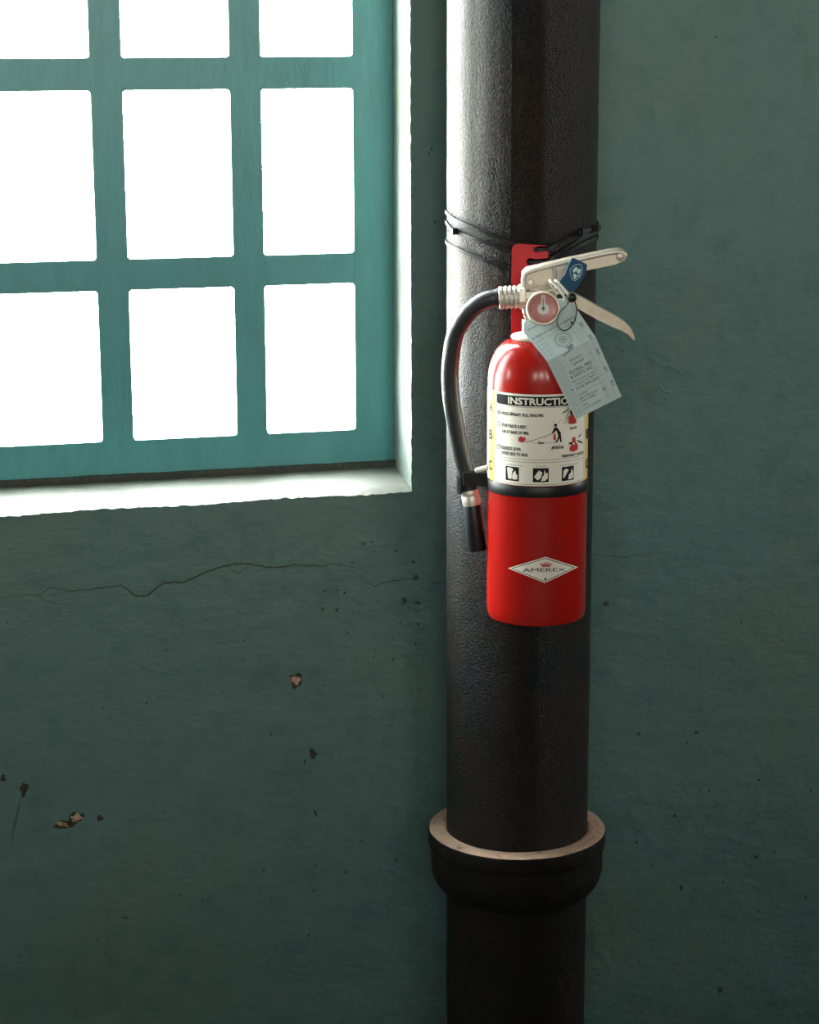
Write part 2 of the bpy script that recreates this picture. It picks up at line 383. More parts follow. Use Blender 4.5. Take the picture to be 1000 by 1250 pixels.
# plaster lumps near the screw hole on the right and beside the drip marks on the left
def lump(x, y, pts, r, closed=False):
    b = bmesh.new(); tube(b, smooth_path([wpt(x + u, y + v, r * .45) for u, v in pts], 5, closed), r, 8, closed)
    return obj('plaster_ridge', b, M_wall, wall)
lump(815, 466, [(-12, -3), (-8, 8), (2, 13), (10, 14)], .0016); lump(815, 466, [(-2, -19), (8, -17), (16, -12), (19, -6)], .0015)
lump(815, 466, [(-5, -4), (0, -7), (5, -4), (6, 2), (0, 5), (-5, 2)], .0012, True)
lump(862, 495, [(-8, 18), (-6, 10), (-2, 4), (4, -4)], .0014); lump(813, 495, [(-2, -12), (3, -4), (3, 6)], .0012)
lump(770, 450, [(-22, 2), (-8, 0), (8, 2), (22, -2)], .0010); lump(865, 80, [(-3, -14), (0, -4), (7, 8)], .0009)
lump(400, 730, [(-8, -4), (-4, -12), (6, -12), (14, -6), (16, 4)], .0009); lump(490, 870, [(0, 16), (8, -4), (18, -26)], .0010)
lump(348, 830, [(-8, 18), (-6, 4), (4, -10), (14, -20)], .0010)

# ------------------------------------------------------------------ the window
win = bpy.data.objects.new('window_1', None); COL.objects.link(win); win['kind'] = 'structure'
win.location = wl((WS0 + WS1) / 2, WZ0, .1); ORG[win] = Vector(win.location)
D0 = .085                                      # the frame lies this deep in the wall
SB = 1.0765
# sloped sill with an uneven surface
b = bmesh.new(); NX, NY = 160, 10; g = []
for i in range(NX + 1):
    row = []
    for j in range(NY + 1):
        s = WS0 - .004 + (WS1 + .003 - WS0 + .004) * i / NX; t = j / NY
        z = WZ0 - .0026 * min(1, (WS1 - s) / .84) + (SB - WZ0 + .0026 * min(1, (WS1 - s) / .84)) * t ** .8 + .0010 * noise.noise(Vector((s * 22, t * 2.5, 0)))
        if j == 0: z -= .0045
        row.append(b.verts.new(wl(s, z, .0006 + (D0 + .02) * t)))
    g.append(row)
for i in range(NX):
    for j in range(NY): b.faces.new((g[i][j], g[i + 1][j], g[i + 1][j + 1], g[i][j + 1]))
obj('window_sill', b, M_sill, win, sharp=70)
def jamb(s0, sd, sign):
    b = bmesh.new(); n = 60; g = []
    for i in range(n + 1):
        z = WZ0 - .004 + (WZ1 - WZ0 + .004) * i / n; row = []
        for j in range(7):
            t = j / 6; s = s0 + (sd - s0) * t + .0009 * noise.noise(Vector((z * 14, t * 3, sign)))
            row.append(b.verts.new(wl(s, z, .0002 + (D0 + .02) * t)))
        g.append(row)
    for i in range(n):
        for j in range(6): b.faces.new((g[i][j], g[i + 1][j], g[i + 1][j + 1], g[i][j + 1]))
    obj('plastered_jamb', b, M_white, win, sharp=80)
jamb(WS1 + .0012, WS1 + .0005, 1); jamb(WS0 - .0012, WS0, 2)
b = bmesh.new(); wbox(b, WS0, WS1, WZ1, WZ1 + .003, 0.0002, D0 + .02); obj('plastered_head', b, M_white, win, smooth=False)
# outer reveal beyond the frame
b = bmesh.new()
wbox(b, WS1 + .001, WS1 + .004, SB - .01, WZ1, D0 + .02, T); wbox(b, WS0 - .004, WS0 - .001, SB - .01, WZ1, D0 + .02, T)
wbox(b, WS0, WS1, SB - .02, SB - .004, D0 + .02, T)
obj('outer_reveal', b, M_white, win, smooth=False)
ZB, ZT = 1.0812, 2.040
def fbox(name, s0, s1, z0, z1, d0, d1, m_=M_frame, bv=.0012, extra=None):
    b = bmesh.new(); wbox(b, s0, s1, z0, z1, d0, d1)
    if bv: bevel(b, bv, 2)
    if extra: extra(b)
    return obj(name, b, m_, win, sharp=50)
# fixed frame strips
VB = [(-.2915 - .1621 * k, -.2546 - .1621 * k) for k in range(8)]
SL, SR = (VB[-1][0] - .110 - .0385, VB[-1][0] - .110), (-.1445, -.1075)
fbox('outer_frame', -.1120, WS1 + .0005, SB - .003, WZ1, D0 + .004, D0 + .03)
fbox('outer_frame', WS0, SL[0] - .0008, SB - .003, WZ1, D0 + .004, D0 + .03)
fbox('outer_frame', SL[0] - .0008, -.1056, ZT + .001, WZ1, D0 + .004, D0 + .03)
# rusty putty gap between the sash and the sill, in short uneven runs
b = bmesh.new(); n = 120
for k in range(n):
    s0 = WS0 + (WS1 - WS0) * k / n; s1 = WS0 + (WS1 - WS0) * (k + 1) / n
    h = .0004 + .0016 * abs(noise.noise(Vector((k * .23, 0, 5)))); dd = D0 - .003 - .003 * abs(noise.noise(Vector((k * .31, 2, 5))))
    wbox(b, s0, s1, SB - .004, ZB + h, dd, D0 + .02)
obj('rusty_putty_line', b, M_rust, win, smooth=False)
HB = [(1.302, 1.3385), (1.533, 1.570), (1.7645, 1.801)]
RB, RTP = (ZB, 1.1222), (1.9955, ZT)
cols = [(SL[1], VB[7][0])] + [(VB[k][1], VB[k - 1][0]) for k in range(7, 0, -1)] + [(VB[0][1], SR[0])]
rows = [(RB[1], HB[0][0]), (HB[0][1], HB[1][0]), (HB[1][1], HB[2][0]), (HB[2][1], RTP[0])]
def gussets(edges):
    def f(b):
        for s, sg in edges:
            for z0, z1 in rows:
                for z, zg in ((z0, 1), (z1, -1)):
                    gx = .0028
                    pts = [(s - sg * .001, z - zg * .001), (s + sg * gx, z - zg * .001), (s + sg * gx, z), (s + sg * gx * .4, z + zg * gx * .4), (s, z + zg * gx), (s - sg * .001, z + zg * gx)]
                    prism(b, [wl(a, c, D0 + .0006) for a, c in pts], WN * .02)
    return f
fbox('stile', SR[0], SR[1], ZB, ZT, D0, D0 + .026, extra=gussets([(SR[0], -1)]))
fbox('stile', SL[0], SL[1], ZB, ZT, D0, D0 + .026, extra=gussets([(SL[1], 1)]))
for a, c in VB: fbox('vertical_bar', a, c, RB[1] - .001, RTP[0] + .001, D0 + .0003, D0 + .024, extra=gussets([(a, -1), (c, 1)]))
fbox('bottom_rail', SL[1] - .001, SR[0] + .001, RB[0], RB[1], D0 + .0004, D0 + .025)
fbox('top_rail', SL[1] - .001, SR[0] + .001, RTP[0], RTP[1], D0 + .0004, D0 + .025)
for z0, z1 in HB:
    for s0, s1 in cols: fbox('horizontal_bar', s0 - .0012, s1 + .0012, z0, z1, D0 + .0006, D0 + .023, bv=.0008)
for s0, s1 in cols:
    for z0, z1 in rows:
        fbox('glass_pane', s0 - .002, s1 + .002, z0 - .002, z1 + .002, D0 + .012, D0 + .015, M_glass, 0)
# plain frames of the added windows outside the picture
def plain_frame(nm, s0, s1, z0, z1, d0, d1, cols_, rows_):
    b = bmesh.new()
    for a, e, y0, y1 in ((s0, s0 + .04, z0, z1), (s1 - .04, s1, z0, z1), (s0 + .04, s1 - .04, z0, z0 + .04), (s0 + .04, s1 - .04, z1 - .04, z1)): wbox(b, a, e, y0, y1, d0, d1)
    for k in range(1, cols_): x = s0 + (s1 - s0) * k / cols_; wbox(b, x - .018, x + .018, z0 + .04, z1 - .04, d0, d1)
    for k in range(1, rows_): x = z0 + (z1 - z0) * k / rows_; wbox(b, s0 + .04, s1 - .04, x - .018, x + .018, d0 + .002, d1 - .002)
    struct(nm, b, M_frame, smooth=False)
plain_frame('window_3', *FWN[0], ROOM_F - .08, ROOM_F - .05, 2, 5)
plain_frame('window_4', *FWN[1], ROOM_F - .08, ROOM_F - .05, 2, 5)
plain_frame('window_5', *FWN[2], ROOM_F - .08, ROOM_F - .05, 2, 5)
def side_frame(nm, W_, x0):
    b = bmesh.new()
    for a, e, y0, y1 in ((W_[0], W_[0] + .04, W_[2], W_[3]), (W_[1] - .04, W_[1], W_[2], W_[3]), (W_[0] + .04, W_[1] - .04, W_[2], W_[2] + .04), (W_[0] + .04, W_[1] - .04, W_[3] - .04, W_[3])):
        wbox(b, x0, x0 + .03, y0, y1, a, e)
    wbox(b, x0 + .002, x0 + .028, W_[2] + .04, W_[3] - .04, (W_[0] + W_[1]) / 2 - .015, (W_[0] + W_[1]) / 2 + .015)
    struct(nm, b, M_frame, smooth=False)
side_frame('window_2', RW, ROOM_R + .05); side_frame('window_6', LW, ROOM_L - .08)
for k, (a, c, z0, z1) in enumerate(FWN):
    b = bmesh.new(); wbox(b, a, c, z0, z1, ROOM_F - .068, ROOM_F - .064)
    o = obj('glass_pane', b, M_dimglass, bpy.data.objects['window_%d' % (k + 3)], smooth=False)

# ------------------------------------------------------------------ the pipe
pipe = thing('iron_pipe', 'thick dark pitted iron pipe standing floor to ceiling right of the window', 'pipe', (PX, PY, 0))
def pipe_lathe(prof, seg=128, amp=.0004, sc=30):
    b = bmesh.new(); lathe(b, (PX, PY, 0), prof, seg)
    for v in b.verts:
        r = Vector((v.co.x - PX, v.co.y - PY, 0))
        if r.length > 1e-4: v.co += r.normalized() * amp * noise.noise(v.co * sc)
    return b
obj('upper_pipe', pipe_lathe([(PR, .62 + k * .012) for k in range(191)]), M_iron, pipe)
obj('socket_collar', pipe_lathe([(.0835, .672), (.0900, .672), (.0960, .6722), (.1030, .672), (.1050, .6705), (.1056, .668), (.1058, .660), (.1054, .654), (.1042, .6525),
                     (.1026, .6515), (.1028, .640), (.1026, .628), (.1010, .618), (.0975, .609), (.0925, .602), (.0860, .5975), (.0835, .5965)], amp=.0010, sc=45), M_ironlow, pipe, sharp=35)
obj('collar_top_face', pipe_lathe([(.0838, .6722), (.0860, .6738), (.0900, .6736), (.0960, .6734), (.1010, .6732), (.1045, .6722)], 160, .0007, 60), M_flange, pipe,
    label='rusty tan upper face of the collar')
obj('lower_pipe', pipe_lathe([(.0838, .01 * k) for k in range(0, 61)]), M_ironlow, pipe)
b = bmesh.new()
ang = (626 - 639.5) / 93.5
a0 = math.asin(ang) - 3 * D
sp = [Vector((PX + (PR + .00005) * math.sin(a0 + .004 * noise.noise(Vector((0, 0, z * .2)))), PY - (PR + .00005) * math.cos(a0), 1.35 + z * .01)) for z in range(0, 60)]
tube(b, sp, lambda t: .0006 + .0002 * math.sin(t * 40), 6); obj('casting_seam', b, M_iron, pipe)
b = bmesh.new()                                   # patch of ochre paint low on the left side
g = []
for i in range(13):
    a = (-88 + 2.4 * i) * D; zt = .432 - .0025 * i + .008 * noise.noise(Vector((i * .5, 0, 0)))
    g.append([b.verts.new((PX + .0843 * math.sin(a), PY - .0843 * math.cos(a), z)) for z in (.30, zt - .02, zt)])
for A, B in zip(g, g[1:]):
    for j in range(2): b.faces.new((A[j], B[j], B[j + 1], A[j + 1]))
obj('ochre_paint_patch', b, M_ochre, pipe, label='patch of ochre paint')

# ------------------------------------------------------------------ bracket
PF = PY - PR
YB = PF - .0045
br = thing('wall_bracket', 'red steel hanging plate with slots, tied to the pipe behind the extinguisher valve', 'bracket', at(646, 420, YB))
bz = br.location.z
bl, brt = at(624.5, 350, YB).x, at(669, 350, YB).x
z_top, z_bot = at(646, 297.5, YB).z, 1.00
ol = []
for k in range(7): a = math.pi - k * math.pi / 12; ol.append((bl + .008 + .008 * math.cos(a), z_top - .008 + .008 * math.sin(a)))
def slot(yc, xl, r, h, big=None):
    """slot open to the right edge, seen from above as points going down the right side"""
    zc = at(xl, yc, YB).z; x0 = at(xl, yc, YB).x; out = [(brt, zc + h + .0015)]
    R_ = big or h
    n = 10; a_s = math.asin(min(1, h / R_)) if big else math.pi / 2
    sl = .18
    for k in range(n + 1):
        a = a_s + (2 * math.pi - 2 * a_s) * k / n
        out.append((x0 + R_ + R_ * math.cos(a), zc + R_ * math.sin(a)))
    out.append((brt, zc - h + .0015)); return out
ol += slot(304.5, 652.5, 0, .0024, .0031) + slot(319.5, 643, 0, .0024, .0042)
ol += [(brt, z_bot), (bl, z_bot)]
b = bmesh.new(); prism(b, [Vector((x, YB, z)) for x, z in ol], Vector((0, .0025, 0)))
bmesh.ops.triangulate(b, faces=[f for f in b.faces if len(f.verts) > 4])
obj('hanger_plate', b, M_redb, br, smooth=False)
b = bmesh.new(); xc = (bl + brt) / 2 - .002; zc = at(650, 372, 2.28).z
box(b, .1377 - .010, .1377 + .010, 2.268, YB + .001, zc - .002, zc + .0015); bevel(b, .0006, 2)
box(b, .1377 - .010, .1377 + .010, 2.266, 2.269, zc - .002, zc + .006)
obj('hook', b, M_redb, br)

# ------------------------------------------------------------------ extinguisher
EX, EY, ER = .1377, 2.247, .0538
ext = thing('fire_extinguisher', 'red fire extinguisher with white instruction label hanging on the iron pipe', 'fire extinguisher', (EX, EY, .976))
ZN = 1.2815                                        # bottom of the collar
b = bmesh.new()
prof = [(0, .984), (.03, .984), (.044, .981), (.047, .977), (.0495, .9762), (.0520, .9775), (.0534, .981), (ER, .988)]
prof += [(ER, .988 + .02 * k) for k in range(1, 12)] + [(ER, 1.2220)]
for k in range(1, 17):
    a = k / 16 * 90 * D
    prof.append((.022 + (ER - .022) * math.cos(a) ** .85, 1.2340 + (ZN - 1.2355) * math.sin(a)))
prof.append((.018, ZN + .001)); prof.append((.018, ZN + .02))
lathe(b, (EX, EY, 0), prof, 128); obj('cylinder', b, M_red, ext)
b = bmesh.new(); lathe(b, (EX, EY, 0), [(.017, ZN - .003), (.0255, ZN - .003), (.0288, ZN - .0008), (.0292, ZN + .0015), (.0280, ZN + .003), (.022, ZN + .0042), (.016, ZN + .0045)], 64)
obj('collar_ring', b, M_nylon, ext, label='ivory nylon collar ring')

# label on the cylinder, laid out with its own curved surface
CAMA = -3.5 * D
def a_of(x): return math.asin(max(-.999, min(.999, (x - 656.3) / 61.2))) + CAMA
def cyl(a, z, o): return Vector((EX + (ER + o) * math.sin(a), EY - (ER + o) * math.cos(a), z))
KZ = .873e-3
def z_of(x, y): a = a_of(x) - CAMA; return 1.2285 - (y + 9.3 * (1 - math.cos(a)) - 482) * KZ
def L(x, y, o): return cyl(a_of(x), z_of(x, y), o)
def band(b, a0_, a1_, z0, z1, o, n=48):
    lo = [b.verts.new(cyl(a0_ + (a1_ - a0_) * k / n, z0, o)) for k in range(n + 1)]
    hi = [b.verts.new(cyl(a0_ + (a1_ - a0_) * k / n, z1, o)) for k in range(n + 1)]
    for k in range(n): b.faces.new((lo[k], lo[k + 1], hi[k + 1], hi[k]))
def frame_line(b, a0_, a1_, z0, z1, t, o):
    band(b, a0_, a1_, z0, z0 + t, o); band(b, a0_, a1_, z1 - t, z1, o)
    band(b, a0_, a0_ + t / ER, z0 + t, z1 - t, o, 1); band(b, a1_ - t / ER, a1_, z0 + t, z1 - t, o, 1)

_tc = {}
def text2d(s, bold=0.0):
    k = (s, bold)
    if k in _tc: return _tc[k]
    c = bpy.data.curves.new('t', 'FONT'); c.body = s; c.size = 1; c.offset = bold; c.resolution_u = 3
    o_ = bpy.data.objects.new('t', c); COL.objects.link(o_)
    dg = bpy.context.evaluated_depsgraph_get(); me = bpy.data.meshes.new_from_object(o_.evaluated_get(dg))
    V = [(v.co.x, v.co.y) for v in me.vertices]; Fc = [tuple(p.vertices) for p in me.polygons]
    bpy.data.objects.remove(o_); bpy.data.meshes.remove(me); bpy.data.curves.remove(c)
    x0 = min(v[0] for v in V); x1 = max(v[0] for v in V)
    V = [((x - x0) / (x1 - x0), y / .70) for x, y in V]
    _tc[k] = (V, Fc); return _tc[k]
def ptext(b, s, p0, p1, cap, surf, bold=0.0):
    """text whose baseline runs from p0 to p1 (photograph units on the surface), cap height cap"""
    V, Fc = text2d(s, bold); dx, dy = p1[0] - p0[0], p1[1] - p0[1]; l = math.hypot(dx, dy); ux, uy = dy / l, -dx / l
    vs = [b.verts.new(surf(p0[0] + dx * u + ux * cap * v, p0[1] + dy * u + uy * cap * v)) for u, v in V]
    for f in Fc:
        try: b.faces.new([vs[i] for i in f])
        except ValueError: pass
def ppoly(b, pts, surf):
    b.faces.new([b.verts.new(surf(x, y)) for x, y in pts])
def pline(b, pts, wd, surf):
    for (a, c) in zip(pts, pts[1:]):
        dx, dy = c[0] - a[0], c[1] - a[1]; l = math.hypot(dx, dy) or 1; nx, ny = -dy / l * wd / 2, dx / l * wd / 2
        n = max(1, int(l / 4))
        for k in range(n):
            t0, t1 = k / n, (k + 1) / n
            ppoly(b, [(a[0] + dx * t0 + nx, a[1] + dy * t0 + ny), (a[0] + dx * t1 + nx, a[1] + dy * t1 + ny),
                      (a[0] + dx * t1 - nx, a[1] + dy * t1 - ny), (a[0] + dx * t0 - nx, a[1] + dy * t0 - ny)], surf)
def pcirc(b, x, y, r, surf, n=14, ring=None, ry=None):
    P = [(x + r * math.cos(2 * math.pi * k / n), y + (ry or r) * math.sin(2 * math.pi * k / n)) for k in range(n)]
    if ring: pline(b, P + [P[0]], ring, surf)
    else: ppoly(b, P, surf)
def fin(b):
    bmesh.ops.triangulate(b, faces=[f for f in b.faces if len(f.verts) > 4]); return b

ZL0, ZL1 = 1.1310, 1.2287
b = bmesh.new(); band(b, -118 * D, 118 * D, ZL0, ZL1, .00015, 120)
lab = obj('label', b, M_label, ext, label='white instruction label wrapped round the cylinder')
for a0_, a1_ in ((-76 * D, -60.5 * D), (65.5 * D, 80 * D)):
    b = bmesh.new(); band(b, a0_, a1_, ZL0, ZL1 - .0006, .00022, 10); obj('yellow_stripe', b, M_yel, lab)
PA0, PA1 = -57 * D, 62.5 * D
sf = lambda x, y: L(x, y, .0009)
b = bmesh.new()
band(b, PA0 + .03, PA1 - .03, 1.2160, 1.2264, .00028); band(b, PA0, PA0 + .03, 1.2168, 1.2256, .00028, 3); band(b, PA1 - .03, PA1, 1.2168, 1.2256, .00028, 3)
obj('heading_band', b, M_ink, lab, smooth=False); b = bmesh.new()
frame_line(b, PA0, PA1, 1.1590, 1.2150, .00035, .00028); frame_line(b, PA0, PA1, 1.1325, 1.1565, .00035, .00028)
def zrow(x, z): return 482 - (z - 1.2285) / KZ - 9.3 * (1 - math.cos(a_of(x) - CAMA))
def ltext(s, x0, x1, z, cap, bold=0.0, b=None):
    """text at one height on the label: x by photograph column, z in metres"""
    V, Fc = text2d(s, bold); A0, A1 = a_of(x0), a_of(x1)
    vs = [b.verts.new(cyl(A0 + (A1 - A0) * u, z + cap * v, .0009)) for u, v in V]
    for f in Fc:
        try: b.faces.new([vs[i] for i in f])
        except ValueError: pass
ltext('HOLD UPRIGHT. PULL RING PIN.', 614, 663.5, 1.2052, .0031, .035, b)
ltext('START BACK 8 FEET.', 614, 644, 1.1925, .0031, .035, b); ltext('AIM AT BASE OF FIRE.', 614, 646.5, 1.1860, .0031, .035, b)
ltext('SQUEEZE LEVER.', 614, 637.5, 1.1683, .0031, .035, b); ltext('SWEEP SIDE TO SIDE.', 614, 645.5, 1.1628, .0031, .035, b)
for z, d in ((1.2070, '1'), (1.1945, '2'), (1.1700, '3')):
    x = 610.5; y = zrow(x, z); pcirc(b, x, y, 2.0, sf, 16, .55, 3.0); ltext(d, x - .7, x + .7, z - .0013, .0026, .0, b)
ltext('2m', 657, 664, 1.1765, .0026, .035, b); ltext('APUNTAR', 672.5, 687.5, 1.1705, .0032, .035, b)
ltext('JALAR', 694, 702.5, 1.1900, .0028, .035, b); ltext('PRESIONAR Y APLICAR', 685, 711, 1.1610, .0027, .035, b)
for s, x, z in (('A', 600.5, 1.2055), ('B', 600.5, 1.1755), ('C', 600.5, 1.1425), ('A', 715.8, 1.2055), ('B', 715.8, 1.1755), ('C', 715.8, 1.1425)):
    wd_ = 2.1 if x < 650 else 1.5
    ltext(s, x - wd_, x + wd_, z, .0098, .03, b)
# man with hose, distance line, arrows
pcirc(b, 677.3, 518.6, 1.9, sf, 12)
ppoly(b, [(676.2, 521), (679.5, 521.5), (683.8, 528.5), (683.8, 531.5), (681, 532), (679, 527)], sf)
ppoly(b, [(676, 521.5), (679, 523.5), (675.5, 528), (672.5, 529.5), (672.8, 528.3), (675, 526)], sf)
ppoly(b, [(681, 531), (683.8, 531), (684.8, 538.6), (685.2, 539.2), (682.6, 539.4), (682.8, 537.5)], sf)
ppoly(b, [(681, 530.5), (683, 532), (680, 539), (676.8, 540), (676.8, 539.2), (679, 537.5)], sf)
pline(b, [(643, 539.2), (652, 537), (662, 533.5), (669, 531), (674, 528.5)], .55, sf)
pline(b, [(643, 540.2), (656, 540.6), (665.5, 540.4), (678, 540)], .3, sf)
ppoly(b, [(683.5, 505), (688, 501.5), (689, 503)], sf); pline(b, [(687, 503), (692.5, 498.5)], 1.0, sf)
pline(b, [(680, 517), (683, 512.5), (686.5, 509.5)], .3, sf)
for pts in ([(688, 503), (690, 500.5), (692.5, 503), (690, 507), (688.5, 509), (691, 511), (693, 508)], [(687, 514), (689.5, 512), (690.5, 515), (688, 517), (686.5, 516)]): pline(b, pts, .5, sf)
ppoly(b, [(694, 500.5), (697, 500), (698.5, 505), (695, 506.5)], sf)
ppoly(b, [(693.2, 540.2), (698, 539.3), (697.5, 541.8), (693, 542.3)], sf); ppoly(b, [(703.5, 537.2), (709.5, 540), (709.5, 541.8), (703.5, 539.2)], sf)
pline(b, [(704.8, 534.5), (708.5, 527.5)], .35, sf); ppoly(b, [(704.3, 533.5), (706.7, 530.5), (707.6, 532)], sf)
# three fire class pictures
for xa, xb in ((618.6, 634.6), (651.2, 670), (685.6, 700)):
    A0, A1 = a_of(xa), a_of(xb); b2 = bmesh.new(); band(b2, A0, A1, 1.1353, 1.1505, .00028, 6); obj('fire_class_square', b2, M_ink, lab, smooth=False)
ltext('A TRASH-WOOD-PAPER', 615, 640, 1.1520, .0011, .0, b); ltext('B LIQUIDS', 655, 667, 1.1520, .0012, 0, b); ltext('C ELECTRICAL EQUIP.', 683, 705, 1.1520, .0011, .0, b)
# blurred small print at the far left edge of the label
for k in range(20): band(b, (-92 + (k * 37 % 5)) * D, -79 * D, 1.1440 + k * .0036, 1.1444 + k * .0036, .0003, 4)
obj('black_print', fin(b), M_ink, lab, smooth=False)
b = bmesh.new()
ltext('INSTRUCTIONS', 621.3, 704, 1.2178, .0069, .03, b)
obj('heading_lettering', b, M_label, lab, smooth=False)
sw = lambda x, y: L(x, y, .0009)
def icon(xa, xb, pts):
    b = bmesh.new(); ppoly(b, [(xa + (xb - xa) * u, zrow(xa + (xb - xa) * u, 1.1353 + .0152 * v)) for u, v in pts], sw)
    obj('fire_class_symbol', fin(b), M_label, lab, smooth=False)
icon(618.6, 634.6, [(.12, .9), (.3, .95), (.5, .9), (.62, .8), (.52, .72), (.46, .12), (.22, .15)])
icon(618.6, 634.6, [(.55, .12), (.5, .35), (.62, .45), (.6, .62), (.75, .75), (.78, .55), (.9, .42), (.88, .14)])
icon(651.2, 670, [(.08, .38), (.38, .85), (.6, .68), (.5, .3), (.3, .15)])
icon(651.2, 670, [(.55, .2), (.62, .45), (.7, .5), (.72, .9), (.82, .6), (.92, .7), (.94, .3), (.8, .12), (.5, .08)])
icon(685.6, 700, [(.08, .3), (.12, .75), (.35, .88), (.55, .75), (.45, .62), (.3, .7), (.2, .6), (.18, .2)])
icon(685.6, 700, [(.5, .1), (.58, .45), (.72, .5), (.78, .85), (.9, .6), (.92, .2), (.75, .08)])
b = bmesh.new(); pcirc(b, 699.0, 541.5, 1.3, sw, 10)
obj('white_dot', fin(b), M_label, lab, smooth=False)
def rsym(nm, pts):
    b = bmesh.new(); ppoly(b, pts, sf); obj(nm, fin(b), M_inkr, lab, smooth=False)
rsym('red_fire_symbol', [(633.4, 531.8), (635, 534.5), (636.2, 532.5), (637.5, 534.8), (638.8, 532.8), (639.8, 534.8), (641.8, 532), (642, 537), (640.5, 539.5), (637, 539.8), (634, 538.3)])
rsym('red_extinguisher_symbol', [(674.8, 529.5), (677.3, 529), (678, 536.5), (675.2, 537.3)])
rsym('red_extinguisher_symbol', [(693, 509), (696, 505), (699.5, 506), (701.8, 511), (701.8, 516.5), (697.5, 517.6), (692.5, 517)])
rsym('red_extinguisher_symbol', [(697.3, 534), (701, 533.2), (701.2, 539), (704.2, 544), (703.8, 549), (699, 551.5), (694.5, 550.5), (694, 547), (697.5, 542)])

# diamond emblem low on the cylinder
KE = .0313 / 31
def E2(x, y, o=.0002):
    a = a_of(x); return cyl(a, 1.0392 - (y + 13.5 * (1 - math.cos(a - CAMA)) - 699.0) * .905e-3, o)
def dia(b, k, o):
    C_ = (665.2, 698.0); pts = [(622, 696.5), (667.5, 682), (707.3, 694.6), (667, 713.6)]
    n = 14; P = []
    for (p, q_) in zip(pts, pts[1:] + pts[:1]):
        for j in range(n): P.append((p[0] + (q_[0] - p[0]) * j / n, p[1] + (q_[1] - p[1]) * j / n))
    P = [(C_[0] + (x - C_[0]) * k, C_[1] + (y - C_[1]) * k) for x, y in P]
    tp, bt = P[:2 * n + 1], [P[0]] + P[:2 * n - 1:-1]
    A = [b.verts.new(E2(x, y, o)) for x, y in tp]
    B = [b.verts.new(E2(x, y, o)) for x, y in bt[1:-1]]
    up = A[:]; dn = [A[0]] + B + [A[-1]]
    for j in range(len(up) - 1):
        try:
            f = [up[j], up[j + 1], dn[j + 1], dn[j]]; u_ = []
            for v in f:
                if v not in u_: u_.append(v)
            b.faces.new(u_)
        except ValueError: pass
b = bmesh.new(); dia(b, 1.0, .00015)
emb = obj('emblem', b, M_label, ext, label='white diamond emblem with black lettering')
b = bmesh.new(); dia(b, .915, .00022); obj('black_diamond_line', b, M_ink, emb)
b = bmesh.new(); dia(b, .86, .00028); obj('diamond_field', b, M_label, emb)
se = lambda x, y: E2(x, y, .0009)
b = bmesh.new(); ptext(b, 'AMEREX', (640.5, 700.3), (691.5, 699.3), 4.3, se, .0)
pcirc(b, 667.3, 708.6, 1.4, se, 12)
obj('black_print', fin(b), M_ink, emb, smooth=False)
b = bmesh.new()
for k, dx in enumerate((-6, -4, -2, 0, 2, 4, 6)):
    x = 667.8 + dx * .6; h = 5.2 - abs(dx) * .35; xt = 667.8 + dx * 1.05
    ppoly(b, [(x - .7, 693.9), (x + .7, 693.9), (xt + .75, 690.8), (xt + dx * .12, 693.4 - h - 1), (xt - .75, 690.8)], se)
obj('red_flame_print', fin(b), M_inkr, emb, smooth=False)

# black strap with the hose clip
b = bmesh.new(); lathe(b, (EX, EY, 0), [(ER + .0003, 1.1185), (ER + .0016, 1.1187), (ER + .0018, 1.1195), (ER + .0018, 1.1292), (ER + .0010, 1.1305), (ER + .0003, 1.1305)], 96)
p_h = at(570, 588, 2.262)                           # hose centre at the clip
box(b, EX - .080, EX - .047, EY - .004, EY + .012, p_h.z - .001, p_h.z + .013)
strap = obj('hose_strap', b, M_blackp, ext, label='black plastic strap with hose clip')
b = bmesh.new(); c0 = at(580, 574.5, 2.245); c1 = at(596, 570.5, 2.238)
tube(b, [c0 + (c1 - c0) * t for t in (0, .12, .5, 1)], lambda t: .0011 if t < .1 else .0028, 14)
obj('strap_pin', b, M_nylon, strap, label='white peg of the strap')
b = bmesh.new()
arc = [p_h + Vector((-.0115 * math.cos(a * D), -.0115 * math.sin(a * D), 0)) for a in range(-150, 70, 10)]
vs0 = [(b.verts.new(p + Vector((0, 0, -.012))), b.verts.new(p + Vector((0, 0, .006)))) for p in arc]
for A, B in zip(vs0, vs0[1:]): b.faces.new((A[0], B[0], B[1], A[1]))
bmesh.ops.solidify(b, geom=list(b.faces), thickness=.0018)
obj('hose_clip', b, M_blackp, strap)

# hose with ferrules
hp = [(616, 363, 2.238), (604, 364, 2.238), (590, 368, 2.240), (575, 379, 2.243), (563, 394, 2.246), (555, 412, 2.250), (551, 435, 2.253), (549.5, 460, 2.256), (551.5, 490, 2.258),
      (556.5, 520, 2.260), (562.5, 550, 2.261), (567.5, 572, 2.262), (571, 590, 2.262), (573.5, 600, 2.262)]
b = bmesh.new(); tube(b, smooth_path([at(*p) for p in hp], 8), lambda t: .0100 if t < .06 else .0092, 24)
hose = obj('hose', b, M_rubber, ext, label='black rubber discharge hose')
h0, h1 = at(573.3, 599, 2.262), at(576.5, 617, 2.261)
b = bmesh.new(); ax_ = (h1 - h0)
lathe(b, h0, [(0, -.001), (.0095, -.001), (.0100, 0), (.0100, .004), (.0095, .005), (.0100, .006), (.0100, .014), (.0095, .016), (0, .016)], 32, ax_)
obj('nozzle_ferrule', b, M_alu, hose, label='bright metal ferrule at the hose end')
n0, n1 = at(576.3, 614, 2.261), at(583, 671.5, 2.259); ln = (n1 - n0).length
